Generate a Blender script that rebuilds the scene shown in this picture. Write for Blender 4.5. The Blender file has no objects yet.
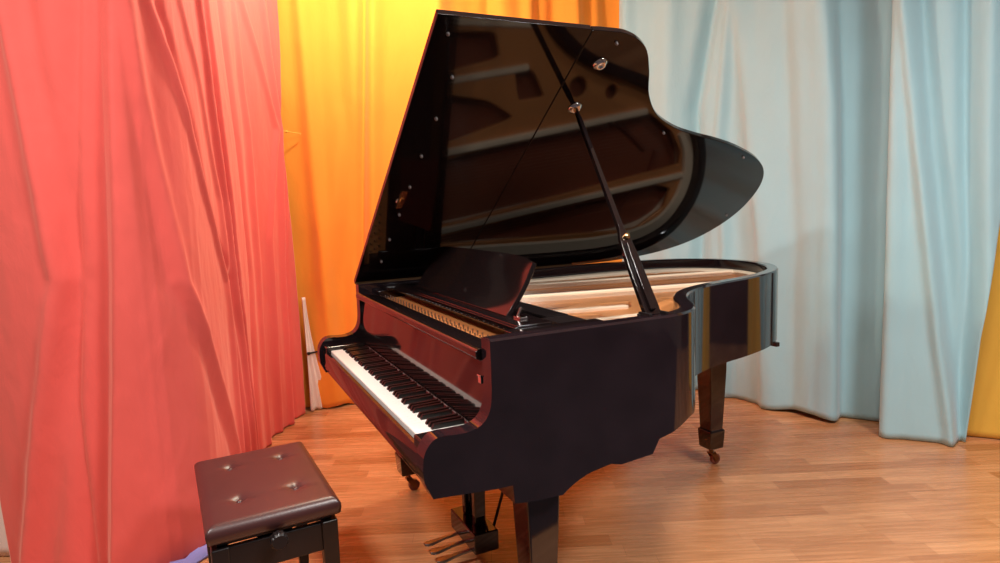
import bpy, bmesh, math, random
from mathutils import Vector, Matrix, noise
random.seed(7)
S = bpy.context.scene
COL = S.collection
PI = math.pi

# ---------------------------------------------------------------- helpers
def link(name, me, mat=None, parent=None):
    o = bpy.data.objects.new(name, me)
    COL.objects.link(o)
    if mat is not None and not me.materials:
        me.materials.append(mat)
    if parent is not None:
        o.parent = parent
    return o

def build(name, bm, mat, parent=None, smooth=False, bevel=0, recalc=True):
    if recalc:
        bmesh.ops.recalc_face_normals(bm, faces=bm.faces[:])
    me = bpy.data.meshes.new(name)
    bm.to_mesh(me); bm.free()
    for p in me.polygons: p.use_smooth = smooth
    o = link(name, me, mat, parent)
    if bevel:
        m = o.modifiers.new('bevel', 'BEVEL'); m.width = bevel; m.segments = 3
        m.limit_method = 'ANGLE'; m.angle_limit = math.radians(40)
        for p in me.polygons: p.use_smooth = True
        m.harden_normals = True
    return o

def tag(o, label=None, cat=None, group=None, kind=None):
    if label: o['label'] = label
    if cat: o['category'] = cat
    if group: o['group'] = group
    if kind: o['kind'] = kind
    return o

def empty(name, loc=(0, 0, 0), rz=0, parent=None):
    o = bpy.data.objects.new(name, None); COL.objects.link(o)
    o.location = loc; o.rotation_euler = (0, 0, rz); o.empty_display_size = .1
    if parent: o.parent = parent
    return o

def box(bm, x0, x1, y0, y1, z0, z1, M=None):
    r = bmesh.ops.create_cube(bm, size=1)
    T = Matrix.Translation(((x0+x1)/2, (y0+y1)/2, (z0+z1)/2)) @ Matrix.Diagonal((abs(x1-x0), abs(y1-y0), abs(z1-z0), 1))
    if M is not None: T = M @ T
    bmesh.ops.transform(bm, matrix=T, verts=r['verts'])
    return r['verts']

def loft(bm, rings, cap=True, closed=True):
    vs = [[bm.verts.new(p) for p in r] for r in rings]
    n = len(rings[0])
    for a, b in zip(vs[:-1], vs[1:]):
        for i in range(n if closed else n-1):
            j = (i+1) % n
            bm.faces.new((a[i], a[j], b[j], b[i]))
    if cap:
        bm.faces.new(vs[0][::-1]); bm.faces.new(vs[-1])
    return vs

def sq(cx, cy, z, hx, hy=None):
    hy = hx if hy is None else hy
    return [(cx-hx, cy-hy, z), (cx+hx, cy-hy, z), (cx+hx, cy+hy, z), (cx-hx, cy+hy, z)]

def lathe(bm, prof, M=Matrix(), n=24):
    rings = []
    for r, z in prof:
        rings.append([M @ Vector((r*math.cos(2*PI*k/n), r*math.sin(2*PI*k/n), z)) for k in range(n)])
    loft(bm, rings)

def align(p, q):
    p = Vector(p); q = Vector(q); d = q-p
    return Matrix.Translation(p) @ d.to_track_quat('Z', 'Y').to_matrix().to_4x4(), d.length

def tube(bm, pts, r, n=8):
    pts = [Vector(p) for p in pts]
    rings = []
    for i, p in enumerate(pts):
        a = pts[max(i-1, 0)]; b = pts[min(i+1, len(pts)-1)]
        q = (b-a).normalized().to_track_quat('Z', 'Y')
        rr = r[i] if isinstance(r, (list, tuple)) else r
        rings.append([p + q @ Vector((rr*math.cos(2*PI*k/n), rr*math.sin(2*PI*k/n), 0)) for k in range(n)])
    loft(bm, rings)

def prism_x(bm, prof, x0, x1):          # profile given as (y, z)
    loft(bm, [[(x0, y, z) for y, z in prof], [(x1, y, z) for y, z in prof]])

def catmull(P, n=8, closed=False):
    out = []
    N = len(P)
    for i in range(N-1):
        p0 = P[max(i-1, 0)]; p1 = P[i]; p2 = P[i+1]; p3 = P[min(i+2, N-1)]
        for k in range(n):
            t = k/n
            out.append(tuple(.5*((2*b)+(-a+c)*t+(2*a-5*b+4*c-d)*t*t+(-a+3*b-3*c+d)*t**3) for a, b, c, d in zip(p0, p1, p2, p3)))
    out.append(tuple(P[-1]))
    return out

def interp(tab, x):
    if x <= tab[0][0]: return tab[0][1]
    for (a, u), (b, v) in zip(tab[:-1], tab[1:]):
        if x <= b: return u+(v-u)*(x-a)/(b-a)
    return tab[-1][1]

# ---------------------------------------------------------------- materials
def mat(name, col, rough=.5, metal=0, ior=1.5, **kw):
    m = bpy.data.materials.new(name); m.use_nodes = True
    nt = m.node_tree; b = nt.nodes['Principled BSDF']
    b.inputs['Base Color'].default_value = (*col, 1)
    b.inputs['Roughness'].default_value = rough
    b.inputs['Metallic'].default_value = metal
    b.inputs['IOR'].default_value = ior
    for k, v in kw.items():
        b.inputs[k.replace('_', ' ')].default_value = v
    return m, nt, b

def vary(nt, b, col, scale=6, amt=.12, coords='Object', stretch=(1, 1, 1), detail=4, bump=0, bscale=None, bdist=.002):
    tc = nt.nodes.new('ShaderNodeTexCoord'); mp = nt.nodes.new('ShaderNodeMapping')
    mp.inputs['Scale'].default_value = stretch
    nt.links.new(tc.outputs[coords], mp.inputs['Vector'])
    nz = nt.nodes.new('ShaderNodeTexNoise'); nz.inputs['Scale'].default_value = scale; nz.inputs['Detail'].default_value = detail
    nt.links.new(mp.outputs[0], nz.inputs['Vector'])
    mx = nt.nodes.new('ShaderNodeMix'); mx.data_type = 'RGBA'
    mx.inputs['A'].default_value = (*[c*(1-amt) for c in col], 1)
    mx.inputs['B'].default_value = (*[min(1, c*(1+amt)) for c in col], 1)
    nt.links.new(nz.outputs['Fac'], mx.inputs['Factor'])
    nt.links.new(mx.outputs['Result'], b.inputs['Base Color'])
    if bump:
        n2 = nt.nodes.new('ShaderNodeTexNoise'); n2.inputs['Scale'].default_value = bscale or scale; n2.inputs['Detail'].default_value = 5
        nt.links.new(mp.outputs[0], n2.inputs['Vector'])
        bp = nt.nodes.new('ShaderNodeBump'); bp.inputs['Strength'].default_value = bump; bp.inputs['Distance'].default_value = bdist
        nt.links.new(n2.outputs['Fac'], bp.inputs['Height'])
        nt.links.new(bp.outputs[0], b.inputs['Normal'])
    return mp

def simple(name, col, rough, metal=0, ior=1.5, scale=6, amt=.08, **kw):
    m, nt, b = mat(name, col, rough, metal, ior, **kw)
    vary(nt, b, col, scale, amt)
    return m

M = {}
M['black'] = simple('polished_ebony', (.010, .006, .006), .06, 0, 1.62)
M['lidblack'] = simple('polished_lid_ebony', (.008, .005, .005), .06, 0, 1.45)
M['blackside'] = simple('dusty_polished_ebony', (.014, .008, .010), .07, 0, 1.6, scale=9, amt=.5)
M['satin'] = simple('satin_black', (.012, .008, .008), .35)
M['ebony_key'] = simple('black_key', (.006, .005, .005), .28)
M['white_key'] = simple('white_key', (.90, .86, .80), .16, amt=.01)
M['gold'] = simple('gold_plate_paint', (.78, .31, .10), .42, .2, amt=.03)
M['cream'] = simple('lit_plate_paint', (.98, .78, .56), .5, 0, amt=.02)  # same plate paint made paler: light on the side faces put into colour
M['sound'] = simple('soundboard_spruce', (.30, .085, .045), .25, 0, 1.5)
M['string'] = simple('steel_string', (.55, .50, .45), .3, 1)
M['copper'] = simple('copper_string', (.70, .35, .18), .35, 1)
M['brass'] = simple('brass', (.80, .50, .22), .22, 1)
M['darkbrass'] = simple('tarnished_brass', (.22, .12, .06), .35, 1)
M['chrome'] = simple('chrome', (.85, .82, .80), .08, 1)
M['steel'] = simple('worn_steel', (.35, .30, .28), .3, 1)
M['felt'] = simple('red_felt', (.22, .03, .03), .9)
M['dfelt'] = simple('white_felt', (.75, .68, .6), .9)
M['rubber'] = simple('grey_rubber', (.25, .22, .21), .3)
M['reddamp'] = simple('mahogany', (.20, .05, .03), .3)
m, nt, b = mat('brown_black_vinyl', (.03, .016, .014), .34, 0, 1.6); vary(nt, b, (.055, .017, .016), 5, .2, bump=.25, bscale=160, bdist=.001); M['vinyl'] = m

def cloth(name, col, sheen=(1, 1, 1), sw=.25, trans=.0, wr=.22):
    m, nt, b = mat(name, col, .85, 0, 1.4)
    b.inputs['Sheen Weight'].default_value = sw
    b.inputs['Sheen Tint'].default_value = (*sheen, 1)
    b.inputs['Sheen Roughness'].default_value = .5
    vary(nt, b, col, 2.2, .05)
    tc = nt.nodes.new('ShaderNodeTexCoord')
    mp = nt.nodes.new('ShaderNodeMapping'); mp.inputs['Scale'].default_value = (1, 1, .45)
    n1 = nt.nodes.new('ShaderNodeTexNoise'); n1.inputs['Scale'].default_value = 7; n1.inputs['Detail'].default_value = 6; n1.inputs['Distortion'].default_value = .8
    n2 = nt.nodes.new('ShaderNodeTexNoise'); n2.inputs['Scale'].default_value = 420
    nt.links.new(tc.outputs['Object'], mp.inputs[0]); nt.links.new(mp.outputs[0], n1.inputs['Vector']); nt.links.new(tc.outputs['Object'], n2.inputs['Vector'])
    b1 = nt.nodes.new('ShaderNodeBump'); b1.inputs['Strength'].default_value = wr; b1.inputs['Distance'].default_value = .03
    b2 = nt.nodes.new('ShaderNodeBump'); b2.inputs['Strength'].default_value = .15; b2.inputs['Distance'].default_value = .001
    nt.links.new(n1.outputs['Fac'], b1.inputs['Height']); nt.links.new(n2.outputs['Fac'], b2.inputs['Height'])
    nt.links.new(b1.outputs[0], b2.inputs['Normal']); nt.links.new(b2.outputs[0], b.inputs['Normal'])
    return m
M['red'] = cloth('salmon_cloth', (.77, .105, .085), (1, .55, .42), .45)
M['orange'] = cloth('orange_cloth', (.96, .30, .028), (1, .85, .45), .4)
M['blue'] = cloth('pale_blue_cloth', (.39, .60, .64), (1, .93, .96), .35)
M['yellow'] = cloth('mustard_cloth', (.78, .43, .06), (1, .9, .5), .15)
M['pale'] = cloth('cream_cloth', (.88, .72, .64), (1, 1, 1), .1)
M['violet'] = cloth('violet_cloth', (.26, .24, .55), (1, 1, 1), .1)
M['wall'] = simple('dark_hall_wall_paint', (.16, .13, .12), .8)
M['ceil'] = simple('white_ceiling_paint', (.75, .73, .7), .85)
M['added_carpet'] = simple('added_dark_carpet', (.035, .025, .03), .95, scale=60, amt=.3)  # for the unseen floor covering that darkens what the piano mirrors
M['dark'] = simple('dark_door_paint', (.02, .015, .013), .35)
M['frame'] = simple('dark_frame_paint', (.05, .035, .03), .4)

PLANK = math.radians(65.5)    # direction in which the planks run
ROOM = math.radians(71)       # direction of the left wall
def floor_mat():
    m, nt, b = mat('oak_laminate', (.5, .3, .15), .2, 0, 1.5)
    L = nt.links.new; N = nt.nodes.new
    tc = N('ShaderNodeTexCoord'); mp = N('ShaderNodeMapping'); mp.vector_type = 'TEXTURE'
    mp.inputs['Rotation'].default_value = (0, 0, PLANK)
    L(tc.outputs['Object'], mp.inputs[0])
    br = N('ShaderNodeTexBrick')
    br.offset = .37; br.offset_frequency = 2; br.squash = 1
    br.inputs['Scale'].default_value = 1; br.inputs['Brick Width'].default_value = .52; br.inputs['Row Height'].default_value = .083
    br.inputs['Mortar Size'].default_value = .0007; br.inputs['Mortar Smooth'].default_value = .3
    br.inputs['Color1'].default_value = (.70, .33, .15, 1); br.inputs['Color2'].default_value = (.46, .18, .07, 1); br.inputs['Mortar'].default_value = (.34, .14, .06, 1)
    # jitter the row offset so joints do not line up
    sp = N('ShaderNodeSeparateXYZ'); L(mp.outputs[0], sp.inputs[0])
    dv = N('ShaderNodeMath'); dv.operation = 'DIVIDE'; dv.inputs[1].default_value = .083; L(sp.outputs['Y'], dv.inputs[0])
    fl = N('ShaderNodeMath'); fl.operation = 'FLOOR'; L(dv.outputs[0], fl.inputs[0])
    wn = N('ShaderNodeTexWhiteNoise'); wn.noise_dimensions = '1D'; L(fl.outputs[0], wn.inputs['W'])
    ad = N('ShaderNodeMath'); ad.operation = 'MULTIPLY_ADD'; ad.inputs[1].default_value = .5; L(wn.outputs['Value'], ad.inputs[0]); L(sp.outputs['X'], ad.inputs[2])
    cb = N('ShaderNodeCombineXYZ'); L(ad.outputs[0], cb.inputs['X']); L(sp.outputs['Y'], cb.inputs['Y'])
    L(cb.outputs[0], br.inputs['Vector'])
    gm = N('ShaderNodeMapping'); gm.inputs['Scale'].default_value = (1.6, 26, 1); L(cb.outputs[0], gm.inputs[0])
    gn = N('ShaderNodeTexNoise'); gn.inputs['Scale'].default_value = 2.2; gn.inputs['Detail'].default_value = 6; gn.inputs['Distortion'].default_value = .6
    L(gm.outputs[0], gn.inputs['Vector'])
    rp = N('ShaderNodeValToRGB'); rp.color_ramp.elements[0].position = .3; rp.color_ramp.elements[0].color = (.80, .74, .70, 1)
    rp.color_ramp.elements[1].position = .68; rp.color_ramp.elements[1].color = (1.1, 1.1, 1.08, 1)
    L(gn.outputs['Fac'], rp.inputs[0])
    mx = N('ShaderNodeMix'); mx.data_type = 'RGBA'; mx.blend_type = 'MULTIPLY'; mx.inputs['Factor'].default_value = 1
    L(br.outputs['Color'], mx.inputs['A']); L(rp.outputs[0], mx.inputs['B'])
    L(mx.outputs['Result'], b.inputs['Base Color'])
    rr = N('ShaderNodeMapRange'); rr.inputs['To Min'].default_value = .20; rr.inputs['To Max'].default_value = .34
    L(gn.outputs['Fac'], rr.inputs[0]); L(rr.outputs[0], b.inputs['Roughness'])
    bp = N('ShaderNodeBump'); bp.inputs['Strength'].default_value = .06; bp.inputs['Distance'].default_value = .001; L(gn.outputs['Fac'], bp.inputs['Height']); L(bp.outputs[0], b.inputs['Normal'])
    return m
M['floor'] = floor_mat()

# ---------------------------------------------------------------- the room
ca, sa = math.cos(ROOM-PI/2), math.sin(ROOM-PI/2)   # room axes: a across the planks, b along them
def room(a, b_, z=0): return Vector((a*ca - b_*sa, a*sa + b_*ca, z))
R = Matrix.Rotation(ROOM-PI/2, 4, 'Z')
A0, A1, B0, B1, HC = -2.62, 5.2, -3.4, 4.9, 3.3
bm = bmesh.new(); box(bm, A0-.12, A1+.12, B0-.12, B1+.12, -.08, 0, R); tag(build('floor', bm, M['floor']), kind='structure')
bm = bmesh.new(); box(bm, A0-.12, A1+.12, B0-.12, B1+.12, HC, HC+.1, R); tag(build('ceiling', bm, M['ceil']), kind='structure')
bm = bmesh.new(); box(bm, 1.0, A1, B0, B1, .0, .006, R); tag(build('floor', bm, M['added_carpet']), kind='structure')  # unseen dark floor sheet, added so the piano side mirrors something dark
for nm, bb in (('wall_left', (A0-.12, A0, B0, B1)), ('wall_back', (A0-.12, A1+.12, B1, B1+.12)), ('wall_front', (A0-.12, A1+.12, B0-.12, B0)), ('wall_right', (A1, A1+.12, B0, B1))):
    bm = bmesh.new(); box(bm, *bb, 0, HC, R); tag(build(nm, bm, M['wall']), kind='structure')

# ---------------------------------------------------------------- curtains
class Path:
    def __init__(s, pts):
        s.p = [Vector((x, y)) for x, y in pts]; s.s = [0]
        for a, b in zip(s.p[:-1], s.p[1:]): s.s.append(s.s[-1]+(b-a).length)
        s.L = s.s[-1]
    def at(s, t):
        for i in range(len(s.p)-1):
            if t <= s.s[i+1] or i == len(s.p)-2:
                k = (t-s.s[i])/(s.s[i+1]-s.s[i]); return s.p[i].lerp(s.p[i+1], k)
    def frame(s, t, h=.12):
        a = s.at(t-h) if t-h > 0 else s.at(0) ; b = s.at(t+h) if t+h < s.L else s.at(s.L)
        p = (s.at(max(0, t-h*.5)) + s.at(min(s.L, t+h*.5)) + s.at(min(max(t, 0), s.L)))/3 if 0 < t < s.L else s.at(t)
        d = (b-a).normalized(); return p, Vector((d.y, -d.x))

def curtain(name, path, side, s0, s1, z1, folds, m, seed=0, waves=((9, .02),), hem=None, z0=.006, ns=170, nz=84, rough=.006):
    """side: +1 / -1 picks which way the cloth faces. folds: (polyline [(z, s)...], amp, width_left, width_right)"""
    P = Path(path); bm = bmesh.new(); rows = []
    for j in range(nz+1):
        row = []
        for i in range(ns+1):
            u = i/ns; v = j/nz
            a = interp(s0, 0) if False else None
            zb = hem(u) if hem else z0
            z = zb + (z1-zb)*v
            sl = interp(s0, z); sr = interp(s1, z); s = sl+(sr-sl)*u
            p, n = P.frame(s); n = n*side
            d = 0
            for pl, amp, wl, wr in folds:
                c = interp(pl, z); x = s-c
                w = wl if x < 0 else wr
                d += amp*math.exp(-(x/w)**2)
            for k, (f, amp) in enumerate(waves):
                ph = noise.noise(Vector((s*.7, z*.35, seed+k*7)))*2.2
                am = .5+.9*noise.noise(Vector((s*1.3, z*.5, seed+40+k)))
                wv = math.sin(s*f+ph*1.6+seed)
                d += amp*am*(wv + .35*wv*abs(wv))
            d += rough*noise.fractal(Vector((s*3.2, z*1.5, seed+9)), .8, 2.1, 4)
            q = p + n*d
            row.append(bm.verts.new((q.x, q.y, z)))
        rows.append(row)
    for a, b in zip(rows[:-1], rows[1:]):
        for i in range(ns): bm.faces.new((a[i], a[i+1], b[i+1], b[i]))
    o = build(name, bm, m, smooth=True)
    sd = o.modifiers.new('cloth', 'SOLIDIFY'); sd.thickness = .004; sd.offset = 0
    return o

RED = [(-2.17, .13), (-1.75, -.17), (-1.1, -.38), (-.62, -.48), (-.44, -.66), (-.62, -1.05), (-.85, -1.35), (-1.05, -1.8), (-1.2, -2.6)]
red_folds = [
    ([(.05, 2.51), (1.14, 2.24), (2.12, 2.31), (3, 2.35)], .028, .035, .03),
    ([(.05, 2.42), (1.14, 2.17), (2.12, 2.24), (3, 2.3)], -.02, .04, .06),
    ([(.0, 2.26), (.69, 2.24), (1.6, 2.14), (2.11, 2.08), (3, 2.0)], -.022, .018, .05),
    ([(.06, 2.15), (1.14, 2.03), (2.11, 1.95), (3, 1.9)], .040, .10, .022),
    ([(.06, 2.21), (1.14, 2.09), (2.11, 2.01), (3, 1.96)], -.030, .02, .08),
    ([(.0, 1.25), (.23, 1.28), (1.1, 1.75), (1.78, 1.86), (2.12, 1.90), (3, 1.95)], .020, .03, .03),
    ([(.0, 1.33), (.23, 1.36), (1.1, 1.82), (1.78, 1.93), (3, 2.02)], -.013, .03, .06),
    ([(.2, 1.19), (1.04, 1.20), (1.5, 1.50), (2.15, 1.80), (3, 1.86)], .020, .03, .025),
    ([(.2, 1.12), (1.04, 1.13), (1.5, 1.42), (2.15, 1.72), (3, 1.78)], -.016, .025, .04),
    ([(.2, 1.08), (1.43, 1.18), (2.22, 1.54), (3, 1.7)], .017, .02, .025),
    ([(.2, 1.02), (1.43, 1.12), (2.3, 1.30), (3, 1.42)], .030, .02, .02),
    ([(.2, .98), (1.43, 1.07), (2.3, 1.22), (3, 1.3)], -.028, .018, .018),
    ([(.2, .95), (1.43, 1.03), (2.3, 1.15), (3, 1.2)], .024, .018, .02),
    ([(.1, .79), (.99, .67), (1.8, .72), (3, .85)], -.024, .03, .05),
    ([(.1, .62), (.99, .52), (1.8, .50), (3, .62)], .022, .03, .03),
    ([(.0, .40), (1.2, .36), (1.87, .14), (2.55, .45), (3, .55)], .024, .025, .03),
    ([(0, .26), (1.0, .2), (1.87, .10), (2.62, .23), (3, .3)], .028, .018, .025),
    ([(0, .18), (1.0, .13), (1.87, .06), (2.6, .12), (3, .14)], -.020, .02, .02),
]
o = curtain('curtain', RED, -1, [(0, .05), (.95, 0), (1.8, .055), (1.87, .075), (1.95, .05), (2.3, .02), (3, .0)],
            [(0, 2.60), (.31, 2.61), (.57, 2.59), (.7, 2.61), (1.0, 2.75), (1.6, 3.0), (3, 3.4)], 3.05, red_folds, M['red'], 3, ((4.5, .020), (17, .004)), ns=460, nz=200)
tag(o, 'long salmon red fabric curtain hanging behind the padded bench', 'curtain')

BLUEL = [(-1.66, 2.335), (-1.11, 2.60), (-.87, 2.72), (-.5, 2.74), (-.31, 2.80), (-.22, 2.98), (-.05, 3.1)]
blue_folds = [
    ([(0, .12), (3, .10)], .04, .06, .05),
    ([(0, .42), (1.9, .40), (3, .44)], .045, .10, .08),
    ([(0, .60), (1.07, .62), (1.93, .58), (2.6, .70), (3, .73)], -.075, .05, .05),
    ([(0, .80), (1.07, .79), (1.7, .74), (2.6, .82), (3, .84)], .03, .03, .04),
    ([(0, 1.12), (1.08, 1.08), (1.63, .99), (2.56, .88), (3, .85)], .055, .06, .09),
    ([(0, 1.28), (1.08, 1.27), (2.56, 1.17), (3, 1.15)], -.04, .08, .07),
    ([(0, 1.52), (1.09, 1.50), (1.86, 1.47), (2.4, 1.42), (3, 1.40)], .06, .07, .05),
    ([(0, 1.60), (1.3, 1.58), (2.4, 1.52), (3, 1.5)], -.03, .04, .04),
]
def hemL(u): return .006 + .03*max(0, math.sin(u*9+1))**3
o = curtain('curtain', BLUEL, 1, [(0, 0)], [(0, 1.80), (3, 1.80)], 3.05, blue_folds, M['blue'], 11, ((7, .02), (23, .005)), hem=hemL, ns=200)
tag(o, 'wide pale blue curtain behind the tail of the grand piano, set further back', 'curtain', 'pale blue curtains')

BLUER = [(-.10, 2.90), (.03, 2.87), (.2, 2.96), (.38, 3.1), (.6, 3.3)]
foldsR = [
    ([(0, .16), (3, .14)], .04, .04, .05),
    ([(0, .46), (.51, .38), (1.09, .31), (1.56, .25), (2.3, .18), (3, .15)], .05, .03, .035),
    ([(0, .52), (.51, .46), (1.09, .38), (1.56, .32), (2.3, .24), (3, .2)], -.045, .04, .05),
    ([(1.0, .50), (1.6, .46), (2.28, .43), (3, .42)], -.05, .035, .04),
    ([(0, .60), (1.6, .53), (3, .50)], .045, .04, .05),
]
o = curtain('curtain', BLUER, 1, [(0, .13), (3, .11)], [(0, .53), (.6, .55), (1.04, .59), (1.8, .66), (3, .78)], 3.05, foldsR, M['blue'], 21, ((8, .014), (21, .005)), ns=90)
tag(o, 'narrow pale blue curtain overlapping in front, between the wide blue one and the mustard curtain', 'curtain', 'pale blue curtains')

ORANGE = [(-2.268, .02), (-2.235, .14), (-1.66, 2.20), (-1.61, 2.40)]
off = .13
orange_folds = [
    ([(0, off+.36), (.73, off+.40), (2.7, off+.53), (3, off+.55)], -.05, .035, .02),
    ([(0, off+.42), (.73, off+.46), (2.7, off+.59), (3, off+.61)], .035, .03, .05),
    ([(0, off+.10), (.9, off+.14), (1.39, off+.25), (2.08, off+.40), (3, off+.45)], .03, .08, .09),
    ([(0, off+.22), (.9, off+.28), (1.3, off+.34), (1.8, off+.36)], -.03, .06, .06),
    ([(0, off+.2), (1.5, off+.14), (3, off+.12)], .045, .05, .05),
    ([(0, off+.9), (2.74, off+1.0), (3, 1.1)], .05, .08, .06),
    ([(0, off+1.3), (2.74, off+1.36), (3, 1.5)], -.05, .05, .04),
    ([(0, off+1.6), (2.74, off+1.64), (3, 1.8)], .05, .05, .04),
    ([(0, off+1.8), (3, off+1.82)], -.045, .05, .05),
    ([(0, off+1.95), (3, off+1.97)], .045, .05, .04),
    ([(0, off+2.12), (3, off+2.12)], .035, .05, .04),
]
def hemO(u): return .006 + .012*abs(math.sin(u*40))
o = curtain('curtain', ORANGE, 1, [(0, .06), (3, .06)], [(0, 2.46), (3, 2.46)], 3.05, orange_folds, M['orange'], 31, ((13, .026), (6, .02), (29, .004)), hem=hemO, ns=230)
tag(o, 'bright orange curtain hanging behind the open piano lid', 'curtain')

YEL = [(.24, 3.22), (.5, 3.42), (.9, 3.62), (1.25, 3.72)]
o = curtain('curtain', YEL, 1, [(0, 0)], [(0, .60)], 3.05, [([(0, .45), (3, .4)], .04, .05, .05), ([(0, .7), (3, .72)], -.04, .05, .05)], M['yellow'], 41, ((14, .02),), ns=90)
tag(o, 'mustard yellow curtain at the right edge beside the narrow blue curtain', 'curtain')

# narrow cream cloth showing between the red and the orange curtains
bm = bmesh.new(); rows = []
for j in range(41):
    z = .008 + .78*j/40; row = []
    for i in range(13):
        u = i/12; w = .02+.13*(1-j/40)**1.5
        s_ = -.012 + w*u
        p = Vector((-2.150, .145)) + Vector((-.35, .94))*s_ + Vector((.94, .35))*(.012*math.sin(u*15+z*3))
        row.append(bm.verts.new((p.x, p.y, z)))
    rows.append(row)
for a, b_ in zip(rows[:-1], rows[1:]):
    for i in range(12): bm.faces.new((a[i], a[i+1], b_[i+1], b_[i]))
o = build('curtain_lining', bm, M['pale'], smooth=True); sd = o.modifiers.new('c', 'SOLIDIFY'); sd.thickness = .003
tag(o, 'narrow cream cloth strip low down between red and orange curtains', 'cloth')

PALE = [(-.86, -1.12), (-1.0, -1.5), (-1.3, -2.1), (-1.6, -2.8)]
o = curtain('curtain', PALE, -1, [(0, 0)], [(0, 1.75)], 3.05, [], M['pale'], 51, ((12, .03),), ns=70)
tag(o, 'cream curtain just visible at the lower left edge beyond the red curtain', 'curtain')

# violet cloth on the floor under the red hem
bm = bmesh.new()
pts = []
for k in range(40):
    a = 2*PI*k/40
    pts.append((-.60+.185*math.cos(a)*(1+.08*math.sin(5*a)), -.68+.20*math.sin(a)*(1+.06*math.sin(7*a+1))))
bot = [bm.verts.new((x, y, .002)) for x, y in pts]
mid = [bm.verts.new((x, y, .012)) for x, y in pts]
inn = [bm.verts.new((-.60+(x+.60)*.7, -.68+(y+.68)*.7, .018+.008*math.sin(k*1.3))) for k, (x, y) in enumerate(pts)]
for i in range(40):
    j = (i+1) % 40
    bm.faces.new((bot[i], bot[j], mid[j], mid[i])); bm.faces.new((mid[i], mid[j], inn[j], inn[i]))
bm.faces.new(inn); bm.faces.new(bot[::-1])
tag(build('floor_cloth', bm, M['violet'], smooth=True), 'violet blue cloth lying on the floor under the red curtain hem', 'cloth')

# ties
bm = bmesh.new()
tube(bm, [(-2.095, .07, 1.870), (-2.125, .12, 1.866), (-2.155, .17, 1.862), (-2.17, .205, 1.860)], .0035)
lathe(bm, [(.002, -.009), (.008, -.005), (.009, 0), (.008, .005), (.002, .009)], Matrix.Translation((-2.118, .110, 1.866)), 12)
tag(build('curtain_tie', bm, M['yellow'], smooth=True), 'thin yellow string tying the red curtain to the orange one, upper', 'string')
bm = bmesh.new()
box(bm, -.045, .045, -.004, .004, -.006, .006); box(bm, -.05, -.035, -.007, .007, -.01, .01); box(bm, .03, .042, -.007, .007, -.008, .008)
o = build('curtain_clip', bm, M['satin'], bevel=.002); o.location = (-2.145, .185, .41); o.rotation_euler = (0, 0, math.radians(112))
tag(o, 'small dark clip joining red and orange curtains near the floor', 'clip')

# dark doorway in the back wall, mirrored by the polished tail
d = empty('door_1'); tag(d, kind='structure')
bm = bmesh.new(); box(bm, -.55, .25, B1-.05, B1-.01, .002, 2.1, R); dl = build('door_leaf', bm, M['dark'], d, bevel=.004)
bm = bmesh.new(); box(bm, -.63, -.55, B1-.08, B1-.005, .002, 2.18, R); box(bm, .25, .33, B1-.08, B1-.005, .002, 2.18, R); box(bm, -.63, .33, B1-.08, B1-.005, 2.1, 2.18, R); build('door_frame', bm, M['frame'], d)
bm = bmesh.new(); p = room(-.45, B1-.1, 1.0); q = room(-.33, B1-.1, 1.0); tube(bm, [p, q], .01); tube(bm, [p, room(-.45, B1-.03, 1.0)], .01); build('door_handle', bm, M['chrome'], dl, smooth=True)

# ---------------------------------------------------------------- grand piano
piano = empty('grand_piano', (0, 0, 0))
tag(piano, 'polished black grand piano with its lid propped wide open', 'piano')
def part(name, bm, m, parent=piano, **k): return build(name, bm, M[m], parent, **k)

ZT = 1.015
YF = .182
outline = [(.745, YF), (.745, .45), (.745, .70), (.742, .80), (.70, .90), (.62, .975), (.52, 1.04), (.42, 1.14), (.348, 1.27), (.302, 1.42), (.262, 1.6),
           (.205, 1.78), (.125, 1.93), (.01, 2.055), (-.13, 2.135), (-.30, 2.165), (-.46, 2.13), (-.60, 2.03), (-.69, 1.86), (-.733, 1.62), (-.745, 1.35), (-.745, .9), (-.745, YF)]
def dense(o, n=6):
    return catmull(o, n)
OUT = dense(outline)
def offset(pts, d):
    res = []
    for i, p in enumerate(pts):
        a = Vector(pts[max(i-1, 0)]); b = Vector(pts[min(i+1, len(pts)-1)]); t = (b-a).normalized()
        n = Vector((-t.y, t.x))     # inward for this direction of travel (+y on the treble side)
        res.append((p[0]+n.x*d, p[1]+n.y*d))
    return res
INN = offset(OUT, .05)
def zbot(x, y):
    z = interp([(.182, .6135), (.551, .606), (.552, .592), (.715, .603), (.716, .642), (.775, .655), (.86, .68)], y)
    return z
bm = bmesh.new()
rings = []
for (ox, oy), (ix, iy) in zip(OUT, INN):
    zb = zbot(ox, oy)
    rings.append([(ox, oy, zb), (ox, oy, ZT-.006), (ox+(ix-ox)*.12, oy+(iy-oy)*.12, ZT), (ix+(ox-ix)*.1, iy+(oy-iy)*.1, ZT), (ix, iy, ZT-.005), (ix, iy, .70 if zb > .6 else .70)])
loft(bm, rings)
o = part('rim', bm, 'blackside', smooth=True)
md = o.modifiers.new('es', 'EDGE_SPLIT'); md.split_angle = math.radians(35)

# arms with their curved cheeks
prof_top = [(.180, 1.012), (.1805, .935), (.179, .862), (.170, .822), (.150, .797), (.118, .785), (.085, .783), (.045, .786), (.020, .782), (.003, .768), (-.010, .745), (-.015, .71), (-.013, .675), (.008, .628)]
cur = catmull(prof_top[:13], 4) + prof_top[13:]
prof = cur + [(.182, .6135), (.182, 1.012)]
for s in (1, -1):
    bm = bmesh.new(); prism_x(bm, prof, s*.690, s*.745)
    o = part('arm', bm, 'blackside', smooth=True)
    md = o.modifiers.new('es', 'EDGE_SPLIT'); md.split_angle = math.radians(35)

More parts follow.
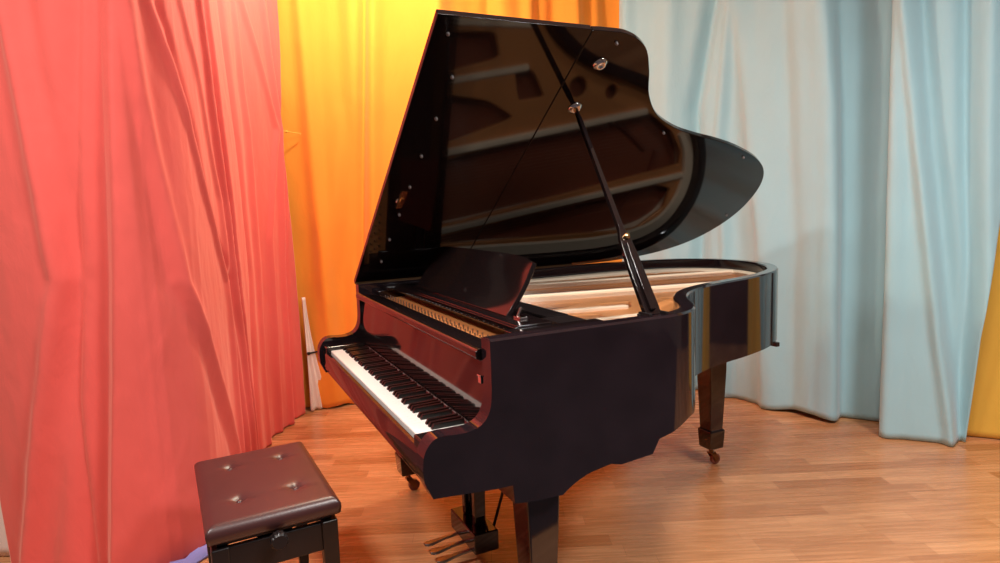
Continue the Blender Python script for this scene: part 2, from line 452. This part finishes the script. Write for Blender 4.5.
# keybed, slip, blocks
bm = bmesh.new(); box(bm, -.694, .694, .030, .550, .615, .645); box(bm, -.694, .694, .3, .712, .606, .64); box(bm, -.688, .688, .012, .05, .632, .655); part('keybed', bm, 'black', bevel=.003)
bm = bmesh.new(); loft(bm, [[(s*.689, y, z) for y, z in ((.0, .662), (.0, .722), (.004, .730), (.016, .733), (.020, .728), (.020, .662))] for s in (-1, 1)])
part('key_slip', bm, 'black', bevel=.002)
for s in (-1, 1):
    bm = bmesh.new(); x0, x1 = sorted((s*.6145, s*.689))
    box(bm, x0, x1, .004, .176, .646, .758); part('key_block', bm, 'black', bevel=.006)

# keys
bmw = bmesh.new()
W = 1.2256/52
loft(bmw, [[(x, y, z) for y, z in ((0, .712), (0, .739), (.002, .742), (.165, .742), (.165, .712))] for x in (-W/2+.0005, W/2-.0005)])
bmesh.ops.recalc_face_normals(bmw, faces=bmw.faces[:])
me = bpy.data.meshes.new('white_key'); bmw.to_mesh(me); bmw.free(); me.materials.append(M['white_key'])
for k in range(52):
    o = link('white_key', me, None, piano); o.location = (-.6128+W*(k+.5), .024, 0)
bmk = bmesh.new()
rings = [[(-.0066, 0, .740), (.0066, 0, .740), (.0062, 0, .745), (-.0062, 0, .745)], [(-.0066, .002, .738), (.0066, .002, .738), (.0052, .007, .756), (-.0052, .007, .756)], [(-.0066, .098, .738), (.0066, .098, .738), (.0052, .098, .757), (-.0052, .098, .757)]]
loft(bmk, rings); bmesh.ops.recalc_face_normals(bmk, faces=bmk.faces[:])
meb = bpy.data.meshes.new('black_key'); bmk.to_mesh(meb); bmk.free(); meb.materials.append(M['ebony_key'])
# 52 whites starting on A: letters A B C D E F G ; a sharp follows A, C, D, F, G
for k in range(51):
    if 'ABCDEFG'[k % 7] in 'ACDFG':
        o = link('black_key', meb, None, piano); o.location = (-.6128+W*(k+1), .072, 0)
bm = bmesh.new(); box(bm, -.6125, .6125, .1705, .180, .735, .7445); part('key_felt', bm, 'felt')

# fallboard with its lip
bm = bmesh.new()
loft(bm, [[(s*.688, y, z) for y, z in ((.176, .752), (.196, .962), (.216, .962), (.200, .752))] for s in (-1, 1)])
fb = part('fallboard', bm, 'black', bevel=.002)
bm = bmesh.new()
loft(bm, [[(s*.686, y, z) for y, z in ((.176, .948), (.165, .956), (.164, .972), (.172, .980), (.205, .984), (.228, .984), (.228, .962), (.196, .948))] for s in (-1, 1)])
build('fallboard_lip', bm, M['black'], fb, bevel=.003)
bm = bmesh.new(); box(bm, .668, .686, .176, .186, .885, .905); tube(bm, [(.664, .178, .905), (.686, .178, .905)], .0035); build('hinge_plate', bm, M['chrome'], fb, bevel=.001)

# body floor and pin block front rail
bm = bmesh.new(); 
c = [( -.69, .21), (.69, .21)] ; ipts = [p for p in INN if p[1] > .22]
ring = [(x*.995, y) for x, y in ipts]
loft(bm, [[(x, y, .69) for x, y in ring], [(x, y, .715) for x, y in ring]])
part('underframe', bm, 'satin')
bm = bmesh.new()
sb = [p for p in offset(OUT, .055) if p[1] > .50]
loft(bm, [[(x, y, .868) for x, y in sb], [(x, y, .878) for x, y in sb]])
part('soundboard', bm, 'sound')
bm = bmesh.new(); box(bm, -.69, .69, .232, .50, .87, .925); part('pin_block', bm, 'reddamp')
for s in (-1, 1):
    bm = bmesh.new(); x0, x1 = sorted((s*.632, s*.69)); box(bm, x0, x1, .258, .60, .946, .985); part('desk_rail', bm, 'black', bevel=.003)

# cast plate: one flat casting with openings
def curve_plate(name, outer, holes, z, h, m, parent=piano, bev=.006):
    cu = bpy.data.curves.new(name, 'CURVE'); cu.dimensions = '2D'; cu.fill_mode = 'BOTH'; cu.extrude = h/2-bev; cu.bevel_depth = bev; cu.bevel_resolution = 2
    for pts in [outer]+holes:
        sp = cu.splines.new('POLY'); sp.points.add(len(pts)-1); sp.use_cyclic_u = True
        for i, p in enumerate(pts): sp.points[i].co = (p[0], p[1], 0, 1)
    t = bpy.data.objects.new('tmp', cu); COL.objects.link(t)
    dg = bpy.context.evaluated_depsgraph_get(); me = bpy.data.meshes.new_from_object(t.evaluated_get(dg))
    bpy.data.objects.remove(t); me.name = name
    o = link(name, me, None, parent); me.materials.clear(); me.materials.append(m); o.location = (0, 0, z)
    for p in me.polygons: p.use_smooth = False
    return o
def rnd(poly, n=5, f=.25):     # rounded closed polygon
    out = []; N = len(poly)
    for i in range(N):
        p = Vector(poly[i]); a = p.lerp(Vector(poly[i-1]), f); b = p.lerp(Vector(poly[(i+1) % N]), f)
        for k in range(n+1):
            t = k/n; out.append(tuple((1-t)**2*a+2*t*(1-t)*p+t*t*b))
    return out
def circ(x, y, r, n=28): return [(x+r*math.cos(2*PI*k/n), y+r*math.sin(2*PI*k/n)) for k in range(n)]
po = [p for p in offset(OUT, .062) if p[1] > .30]
outer = [(.683, .24)] + [p for p in po] + [(-.683, .24)]
holes = [rnd([(-.620, .56), (-.575, .56), (-.315, 1.86), (-.35, 2.0), (-.47, 1.98), (-.60, 1.80)], 5, .15),
         rnd([(-.53, .56), (-.19, .56), (.055, 1.60), (.07, 1.74), (-.02, 1.91), (-.14, 2.01), (-.22, 2.02)], 5, .12),
         rnd([(-.13, .56), (.12, .56), (.10, .80), (.02, .96)], 5, .2),
         rnd([(.09, .95), (.26, .90), (.24, 1.02), (.12, 1.10)], 5, .2),
         rnd([(.20, .56), (.38, .56), (.40, .80), (.28, .84)], 5, .2),
         rnd([(.45, .56), (.62, .56), (.62, .78), (.48, .90)], 5, .2),
         circ(.176, 1.27, .056), circ(.163, 1.47, .042)]
curve_plate('plate', outer, holes, .938, .022, M['gold'])
bm = bmesh.new()
for a, b_, z0, z1 in (((-.555, .50), (-.268, 2.05), .880, .972), ((-.165, .50), (.078, 1.70), .880, .978), ((.155, .50), (.255, .98), .90, .962), ((.415, .50), (.44, .98), .90, .962)):
    v = Vector((b_[0]-a[0], b_[1]-a[1], 0)); ln = v.length; ang = math.atan2(v.y, v.x)
    box(bm, 0, ln, -.014, .014, z0, z1, Matrix.Translation((a[0], a[1], 0)) @ Matrix.Rotation(ang, 4, 'Z'))
part('plate_strut', bm, 'cream', bevel=.004)  # paler copy of the plate paint stands for light on the strut sides
# raised inner ledge along the straight side and the tail
bm = bmesh.new()
l0 = [p for p in offset(OUT, .056) if p[1] > .40 and p[0] < .0]; l1 = [p for p in offset(OUT, .118) if p[1] > .40 and p[0] < .0]
n_ = min(len(l0), len(l1)); l0 = l0[-n_:]; l1 = l1[-n_:]
loft(bm, [[(a[0], a[1], .880), (b_[0], b_[1], .880), (b_[0], b_[1], .955), (b_[0]+(a[0]-b_[0])*.12, b_[1]+(a[1]-b_[1])*.12, .966), (a[0], a[1], .966)] for a, b_ in zip(l0, l1)])
part('plate_ledge', bm, 'cream', smooth=False)  # ledge also in the paler, lit copy of the plate paint
bm = bmesh.new(); tube(bm, [(-.5, 1.7, .885), (-.3, 1.86, .885), (-.15, 1.88, .885)], .012); tube(bm, catmull([(.55, .72, .885), (.3, .95, .885), (.1, 1.25, .885), (-.02, 1.6, .885), (-.15, 1.8, .885)], 6), .012); part('bridge', bm, 'reddamp')

# strings, dampers, tuning pins
NSTR = 84
for k in range(NSTR):
    t = k/(NSTR-1)
    x0 = -.64+1.26*t
    tab = [(0, (-.40, 1.96)), (.12, (-.22, 2.05)), (.24, (-.10, 2.0)), (.36, (.06, 1.7)), (.5, (.16, 1.36)), (.65, (.30, 1.08)), (.8, (.46, .96)), (1, (.64, .84))]
    for (a, u), (b_, v) in zip(tab[:-1], tab[1:]):
        if t <= b_:
            f = (t-a)/(b_-a); e = (u[0]+(v[0]-u[0])*f, u[1]+(v[1]-u[1])*f); break
    bm = bmesh.new(); r = .0007-.0002*t
    tube(bm, [(x0, .37+.02*(k % 3), .957), (x0+(e[0]-x0)*.1, .52, .972), (e[0], e[1], .962)], r, 5)
    part('string', bm, 'copper' if t < .24 else 'string', smooth=True)
bm = bmesh.new()
box(bm, -.0055, .0055, -.040, .040, .984, .994); box(bm, -.004, .004, -.036, .036, .972, .984); bmesh.ops.recalc_face_normals(bm, faces=bm.faces[:])
med = bpy.data.meshes.new('damper'); bm.to_mesh(med); bm.free(); med.materials.append(M['satin'])
for k in range(66):
    t = k/65; x = -.62+1.06*t
    o = link('damper', med, None, piano); o.location = (x, .560, 0); o.rotation_euler = (0, 0, -.22*(1-t))
bm = bmesh.new(); box(bm, -.66, .45, .475, .515, .958, .985); box(bm, .45, .62, .50, .60, .968, .992); part('damper_rail', bm, 'satin')
bm = bmesh.new(); lathe(bm, [(.0030, 0), (.0030, .015), (.0022, .017)], n=8); bmesh.ops.recalc_face_normals(bm, faces=bm.faces[:])
mep = bpy.data.meshes.new('tuning_pin'); bm.to_mesh(mep); bm.free(); mep.materials.append(M['steel'])
for k in range(96):
    x = -.62+1.24*k/95
    o = link('tuning_pin', mep, None, piano); o.location = (x, .262+.020*(k % 3), .948)

# music shelf and desk
bm = bmesh.new(); box(bm, -.60, .60, .335, .45, .990, 1.010); box(bm, -.60, .60, .325, .337, .984, 1.006); part('music_shelf', bm, 'black', bevel=.003)
for s in (-1, 1):
    bm = bmesh.new(); x0, x1 = sorted((s*.604, s*.688)); box(bm, x0, x1, .29, .60, .987, 1.004); part('shelf_rail', bm, 'black', bevel=.003)
bm = bmesh.new()
def deskpt(u, v, w):      # u across, v up the slope, w thickness
    bend = .010*math.sin(v*PI)
    return (u, .372+v*.108+bend-w*.25, 1.012+v*.180+w*.12)
nU, nV = 20, 10
def panel(w):
    vs = []
    for j in range(nV+1):
        row = []
        for i in range(nU+1):
            u = -.45+.90*i/nU; v = j/nV
            top = 1-.10*abs(2*i/nU-1)**6
            row.append(bm.verts.new(deskpt(u, v*top, w)))
        vs.append(row)
    return vs
f = panel(0); bk = panel(-.06)
for g, fl in ((f, 0), (bk, 1)):
    for j in range(nV):
        for i in range(nU):
            q = (g[j][i], g[j][i+1], g[j+1][i+1], g[j+1][i]); bm.faces.new(q if not fl else q[::-1])
edge = lambda g: [g[0][i] for i in range(nU+1)]+[g[j][nU] for j in range(1, nV+1)]+[g[nV][i] for i in range(nU-1, -1, -1)]+[g[j][0] for j in range(nV-1, 0, -1)]
ef, eb = edge(f), edge(bk)
for i in range(len(ef)):
    j = (i+1) % len(ef); bm.faces.new((ef[i], ef[j], eb[j], eb[i]))
desk = part('music_desk', bm, 'black', bevel=.003)
bm = bmesh.new()
for s in (-1, 1):
    tube(bm, [(s*.33, .442, 1.012), (s*.33, .436, 1.09)], .005); box(bm, s*.33-.02, s*.33+.02, .42, .449, 1.010, 1.018)
build('desk_support', bm, M['brass'], desk, smooth=False)
bm = bmesh.new(); box(bm, .475, .52, .385, .41, 1.010, 1.016); tube(bm, [(.482, .395, 1.012), (.482, .41, 1.04)], .005); build('desk_latch', bm, M['chrome'], desk, bevel=.001)

# lid, in two leaves that lie in one tilted plane
TH = .612
HX, HZ = -.752, 1.0145
LID = Matrix.Translation((HX, 0, HZ)) @ Matrix.Rotation(-TH, 4, 'Y')      # local: x across, y back, z out of the lid top
lid_out = [(.762, .178), (.762, .45), (.762, .72), (.757, .83), (.712, .925), (.62, 1.00), (.505, 1.075), (.405, 1.18), (.335, 1.32), (.295, 1.46), (.262, 1.61), (.215, 1.77),
           (.14, 1.95), (.045, 2.085), (-.09, 2.175), (-.27, 2.215), (-.44, 2.185), (-.59, 2.08), (-.69, 1.90), (-.742, 1.65), (-.757, 1.35), (-.757, .9), (-.757, .178)]
lo = [(x-HX, y) for x, y in catmull(lid_out, 6)]
lo[-1] = (-.757-HX, .178)
SE = .688
def leaf(name, keep, cap, m='lidblack'):
    pts = [p for p in lo if keep(p)]
    if cap == 'front': pts = [(lo[0][0], SE-.0015)][::-1] and ([p for p in lo if p[1] < SE and p[0] > .7] + [(1.512, SE-.0015), (-.004, SE-.0015)] + [p for p in lo if p[1] < SE and p[0] < .7])
    else: pts = [(1.512, SE+.0015)] + [p for p in lo if p[1] > SE+.004] + [(-.004, SE+.0015)]
    bm = bmesh.new()
    r0 = [Vector((x, y, .0)) for x, y in pts]; r1 = [Vector((x, y, .020)) for x, y in pts]
    loft(bm, [r0, r1])
    o = build(name, bm, M[m], piano, bevel=.0025)
    o.matrix_local = LID
    return o
lid = leaf('lid', lambda p: p[1] > SE, 'back')
flap = leaf('lid_flap', lambda p: p[1] < SE, 'front')
def on_lid(name, bm, m, parent, loc):
    o = build(name, bm, M[m], parent, smooth=True); o.location = loc; return o
def bumper_mesh():
    bm = bmesh.new(); lathe(bm, [(.0, -.009), (.004, -.0085), (.0052, -.006), (.0056, 0), (.0056, .001)], n=14); return bm
for (x, y) in ((.70, .225), (.54, .285), (.355, .282), (.163, .278), (-.017, .276), (-.199, .274), (-.382, .270), (-.562, .268)):
    on_lid('bumper', bumper_mesh(), 'rubber', flap, (x-HX, y, 0))
for (x, y) in ((.721, .80), (.308, 1.275), (.154, 1.85), (-.333, 2.15)):
    on_lid('bumper', bumper_mesh(), 'rubber', lid, (x-HX, y, 0))
bm = bmesh.new(); box(bm, -.055, .055, -.012, .012, -.003, .001); box(bm, -.012, .012, -.005, .005, -.006, -.003); on = on_lid('lock_plate', bm, 'brass', flap, (-.10-HX, .262, 0))
for p in on.data.polygons: p.use_smooth = False
bm = bmesh.new(); tube(bm, [(0, 0, 0), (0, .0, -.018), (.018, 0, -.018)], .003); on_lid('hook', bm, 'chrome', flap, (-.09-HX, .236, 0))
bm = bmesh.new(); box(bm, -.7505, -.739, .186, 1.36, 1.012, 1.0215); part('lid_hinge', bm, 'darkbrass')
for i, (x, y) in enumerate(((.427, .792), (.631, .787))):
    bm = bmesh.new(); lathe(bm, [(.026, .001), (.026, -.003), (.020, -.006), (.016, -.011), (.010, -.011), (.008, -.004), (.001, -.003)], n=24)
    o = on_lid('prop_socket', bm, 'chrome', lid, (x-HX, y, 0))

# prop stick
sock = LID @ Vector((.427-HX, .792, -.008)); base = Vector((.706, .735, 1.012))
dirv = (sock-base); Lp = dirv.length; dn = dirv.normalized()
yax = Vector((0, 1, 0)); yax = (yax-dn*yax.dot(dn)).normalized(); xax = yax.cross(dn)
def pf(t, a, b_): return base+dn*(t*Lp)+yax*a+xax*b_
bm = bmesh.new(); rings = []
for t, w in ((0, .027), (.03, .029), (.26, .025), (.33, .020), (.37, .0105), (.6, .0085), (.94, .0075), (.965, .005), (1.0, .004)):
    rings.append([pf(t, -w, -.008), pf(t, w, -.008), pf(t, w, .008), pf(t, -w, .008)])
loft(bm, rings); prop = part('prop_stick', bm, 'black', bevel=.002)
bm = bmesh.new(); rings = []
for t, w in ((.015, .009), (.10, .010), (.26, .009), (.30, .006)):
    rings.append([pf(t, -w-.004, .0085), pf(t, w-.004, .0085), pf(t, w-.004, .020), pf(t, -w-.004, .020)])
loft(bm, rings); build('short_prop', bm, M['black'], prop, bevel=.002)
bm = bmesh.new(); mm, L = align(pf(.335, .004, -.018), pf(.335, .004, .018)); lathe(bm, [(.009, 0), (.011, .004), (.011, L-.004), (.009, L)], mm, 20); build('prop_pivot', bm, M['brass'], prop, smooth=True)
bm = bmesh.new(); mm, L = align(pf(.985, 0, 0), pf(1.012, 0, 0)); lathe(bm, [(.004, 0), (.008, .006), (.008, .018), (.004, L)], mm, 16); build('prop_tip', bm, M['brass'], prop, smooth=True)
bm = bmesh.new(); box(bm, .682, .694, .695, .775, .985, 1.018); box(bm, .682, .735, .700, .710, 1.014, 1.024); box(bm, .682, .735, .760, .770, 1.014, 1.024); part('prop_hinge', bm, 'satin', bevel=.001)

# legs
def leg(cx, cy, ztop, w0, w1, bracket=None, rz=0):
    bm = bmesh.new()
    loft(bm, [sq(0, 0, ztop, w0), sq(0, 0, .50, w0*.98), sq(0, 0, .19, w1)])
    o = part('leg', bm, 'blackside', bevel=.006); o.location = (cx, cy, 0); o.rotation_euler = (0, 0, rz)
    bm = bmesh.new()
    loft(bm, [sq(0, 0, .196, w1*1.0), sq(0, 0, .188, w1*1.18), sq(0, 0, .100, w1*1.05), sq(0, 0, .094, w1*.95)])
    build('leg_foot', bm, M['black'], o, bevel=.003)
    bm = bmesh.new()
    lathe(bm, [(.012, .062), (.012, .094)], n=14)
    for s in (-1, 1):
        mm, L = align((s*.016, 0, .068), (s*.016, .026, .028)); box(bm, -.002, .002, -.013, .013, 0, L+.006, mm)
    box(bm, -.018, .018, -.012, .014, .060, .068)
    build('caster_fork', bm, M['darkbrass'], o, bevel=.001)
    bm = bmesh.new(); mm, L = align((-.011, .026, .0275), (.011, .026, .0275)); lathe(bm, [(.018, 0), (.0265, .002), (.0265, L-.002), (.018, L)], mm, 28); build('caster_wheel', bm, M['reddamp'], o, smooth=False)
    return o
for s in (1, -1):
    leg(s*.645, .352, .56, .053, .040)
    # shaped bracket between leg and keybed
    bm = bmesh.new()
    pr = [(.232, .612), (.236, .560), (.30, .552), (.386, .549), (.395, .556), (.409, .5645), (.425, .5735), (.442, .581), (.463, .589), (.483, .5945), (.515, .599), (.545, .603), (.551, .606), (.551, .612)]
    prism_x(bm, pr, s*.7449, s*.600); part('leg_bracket', bm, 'blackside')
leg(-.153, 1.80, .70, .053, .040, rz=.0)
bm = bmesh.new(); box(bm, -.24, -.06, 1.71, 1.89, .655, .70); part('leg_plate', bm, 'satin', bevel=.003)
bm = bmesh.new(); box(bm, -.03, .03, -.01, .012, .66, .68); o = part('rim_stop', bm, 'satin', bevel=.002); o.location = (.13, 1.90, 0)

# pedal lyre
lyre = empty('pedal_lyre', (0, 0, 0), parent=piano)
LY = .42
def lp(name, bm, m, **k): return build(name, bm, M[m], lyre, **k)
for s in (-1, 1):
    bm = bmesh.new(); loft(bm, [sq(s*.050, LY, .135, .015, .022), sq(s*.056, LY, .38, .018, .024), sq(s*.070, LY, .606, .020, .026)]); lp('lyre_post', bm, 'black', bevel=.005)
bm = bmesh.new(); box(bm, -.125, .125, LY-.052, LY+.048, .055, .135); lp('pedal_box', bm, 'black', bevel=.006)
bm = bmesh.new(); box(bm, -.15, .15, LY-.045, LY+.045, .586, .606); lp('lyre_plate', bm, 'black', bevel=.003)
for k, x in enumerate((-.07, 0, .07)):
    bm = bmesh.new()
    rings = []
    for (y, z, w) in ((LY+.03, .050, .008), (LY-.05, .050, .008), (LY-.10, .048, .010), (LY-.13, .044, .013), (LY-.155, .042, .017), (LY-.175, .042, .017), (LY-.187, .043, .010)):
        rings.append([(x-w, y, z-.004), (x+w, y, z-.004), (x+w*.8, y, z+.005), (x-w*.8, y, z+.005)])
    loft(bm, rings); lp('pedal', bm, 'steel', bevel=.002)
    bm = bmesh.new(); tube(bm, [(x*.45, LY+.005, .135), (x*.45, LY+.005, .606)], .004); lp('pedal_rod', bm, 'steel', smooth=True)
for s in (-1, 1):
    bm = bmesh.new(); tube(bm, [(s*.07, LY+.045, .10), (s*.10, LY+.20, .606)], .006); lp('lyre_brace', bm, 'satin', smooth=True)

# ---------------------------------------------------------------- bench
bench = empty('piano_bench', (.052, -.346, 0), math.radians(2.6))
tag(bench, 'black padded piano bench with four buttons in front of the keyboard', 'bench')
BX, BY = .280, .181
bm = bmesh.new(); nx, ny = 90, 60
btn = [(-.135, -.070), (-.135, .082), (.150, -.070), (.150, .082)]
btn = [(-.150, -.082), (-.150, .084), (.130, -.082), (.130, .084)]
def top(u, v):
    x = -BX+2*BX*u; y = -BY+2*BY*v
    e = min(BX-abs(x), BY-abs(y))
    z = .498-.009*math.exp(-(e/.008)**1.3)
    z += .004*math.sin(PI*u)*math.sin(PI*v)
    for bx, by in btn:
        r = math.hypot(x-bx, y-by); z -= .016*math.exp(-(r/.016)**1.3)
        a = math.atan2(y-by, x-bx); z -= .0022*math.exp(-(r/.05)**2)*(.5+.5*math.cos(4*a+1.0))
    return x, y, z
g = [[bm.verts.new(top(i/nx, j/ny)) for i in range(nx+1)] for j in range(ny+1)]
for j in range(ny):
    for i in range(nx): bm.faces.new((g[j][i], g[j][i+1], g[j+1][i+1], g[j+1][i]))
ring = [g[0][i] for i in range(nx+1)]+[g[j][nx] for j in range(1, ny+1)]+[g[ny][i] for i in range(nx-1, -1, -1)]+[g[j][0] for j in range(ny-1, 0, -1)]
prev = ring
for dz, off_ in ((.480, .006), (.470, .007), (.450, .004), (.444, -.002)):
    new = []
    for v in ring:
        x, y = v.co.x, v.co.y
        x += off_*(1 if x > BX-.001 else -1 if x < -BX+.001 else 0); y += off_*(1 if y > BY-.001 else -1 if y < -BY+.001 else 0)
        new.append(bm.verts.new((x, y, dz)))
    n = len(ring)
    for i in range(n): bm.faces.new((prev[i], prev[(i+1) % n], new[(i+1) % n], new[i]))
    prev = new
bm.faces.new(prev[::-1])
seat = build('seat', bm, M['vinyl'], bench, smooth=True)
for bx, by in btn:
    bm = bmesh.new(); lathe(bm, [(.0, .4935), (.005, .4928), (.009, .490), (.0105, .486), (.0105, .480)], Matrix.Translation((bx, by, 0)), 18); build('button', bm, M['vinyl'], seat, smooth=True)
bm = bmesh.new(); box(bm, -BX+.02, BX-.02, -BY+.02, BY-.02, .428, .444); build('seat_board', bm, M['satin'], bench, bevel=.002)
for s in (-1, 1):
    bm = bmesh.new(); x0, x1 = sorted((s*(BX-.012), s*(BX-.032))); box(bm, x0, x1, -BY+.05, BY-.05, .335, .422); build('apron', bm, M['satin'], bench, bevel=.003)
    bm = bmesh.new(); y0, y1 = sorted((s*(BY-.012), s*(BY-.032))); box(bm, -BX+.05, BX-.05, y0, y1, .335, .422); build('apron', bm, M['satin'], bench, bevel=.003)
    for t in (-1, 1):
        bm = bmesh.new(); loft(bm, [sq(s*(BX-.028), t*(BY-.028), 0, .016), sq(s*(BX-.028), t*(BY-.028), .30, .023), sq(s*(BX-.028), t*(BY-.028), .426, .024)]); build('leg', bm, M['satin'], bench, bevel=.005)
    bm = bmesh.new(); x0, x1 = sorted((s*(BX-.05), s*(BX-.07))); box(bm, x0, x1, -.05, .05, .36, .436); build('lift_bracket', bm, M['satin'], bench, bevel=.002)
bm = bmesh.new()
mm, L = align((BX-.015, .0, .425), (BX+.045, .0, .425))
prf = []
rings = []
for r, z in ((.008, 0), (.008, .025), (.020, .027), (.0245, .032), (.0245, L-.006), (.020, L)):
    rings.append([mm @ Vector((r*(1+(.05*math.cos(12*a) if r > .02 else 0))*math.cos(a), r*(1+(.05*math.cos(12*a) if r > .02 else 0))*math.sin(a), z)) for a in [2*PI*k/48 for k in range(48)]])
loft(bm, rings); build('height_knob', bm, M['satin'], bench)

# ---------------------------------------------------------------- ceiling lamps out of view (light sources only, no fittings modelled)
def area(name, loc, sx, sy, power, col, rot=(0, 0, 0), target=None):
    l = bpy.data.lights.new(name, 'AREA'); l.shape = 'RECTANGLE'; l.size = sx; l.size_y = sy; l.energy = power; l.color = col
    o = bpy.data.objects.new(name, l); COL.objects.link(o); o.location = loc
    if target is not None:
        o.rotation_euler = (Vector(target)-Vector(loc)).to_track_quat('-Z', 'Y').to_euler()
    else: o.rotation_euler = rot
    return o
def spot(name, loc, target, power, col, ang=80, blend=.6, r=.08):
    l = bpy.data.lights.new(name, 'SPOT'); l.energy = power; l.color = col; l.spot_size = math.radians(ang); l.spot_blend = blend; l.shadow_soft_size = r
    o = bpy.data.objects.new(name, l); COL.objects.link(o); o.location = loc
    o.rotation_euler = (Vector(target)-Vector(loc)).to_track_quat('-Z', 'Y').to_euler(); return o
def pt(name, loc, power, col, r=.1):
    l = bpy.data.lights.new(name, 'POINT'); l.energy = power; l.color = col; l.shadow_soft_size = r
    o = bpy.data.objects.new(name, l); COL.objects.link(o); o.location = loc; return o

area('ceiling_light_key', (.9, -1.5, 3.2), .5, .5, 84, (1, .96, .92))
area('ceiling_light_hall', (2.6, 1.6, 3.2), .6, .6, 100, (.95, .975, 1))
area('ceiling_light_stage', (1.5, .6, 3.2), .5, .5, 60, (1, .94, .88))
pt('warm_stage_lamp', (-1.30, .45, 2.85), 78, (1, .92, .74), .08)

w = bpy.data.worlds.new('World'); S.world = w; w.use_nodes = True
w.node_tree.nodes['Background'].inputs[0].default_value = (.9, .85, .8, 1); w.node_tree.nodes['Background'].inputs[1].default_value = .2

# ---------------------------------------------------------------- camera
cam = bpy.data.cameras.new('camera'); co = bpy.data.objects.new('camera', cam); COL.objects.link(co)
yaw, pitch, roll, f = -1.12572275, -.12127171, -.03608111, 634.6237
F = Vector((math.sin(yaw)*math.cos(pitch), math.cos(yaw)*math.cos(pitch), math.sin(pitch)))
r_ = F.cross(Vector((0, 0, 1))).normalized(); u_ = r_.cross(F)
rr = r_*math.cos(roll)+u_*math.sin(roll); uu = -r_*math.sin(roll)+u_*math.cos(roll)
co.matrix_world = Matrix(((rr.x, uu.x, -F.x, 2.19596), (rr.y, uu.y, -F.y, -.47692), (rr.z, uu.z, -F.z, 1.35826), (0, 0, 0, 1)))
cam.sensor_width = 36; cam.sensor_fit = 'HORIZONTAL'; cam.lens = f*36/1000; cam.clip_start = .02
S.camera = co
S.view_settings.view_transform = 'Standard'; S.view_settings.look = 'None'; S.view_settings.gamma = 1; S.view_settings.exposure = 0
S.view_settings.use_curve_mapping = False
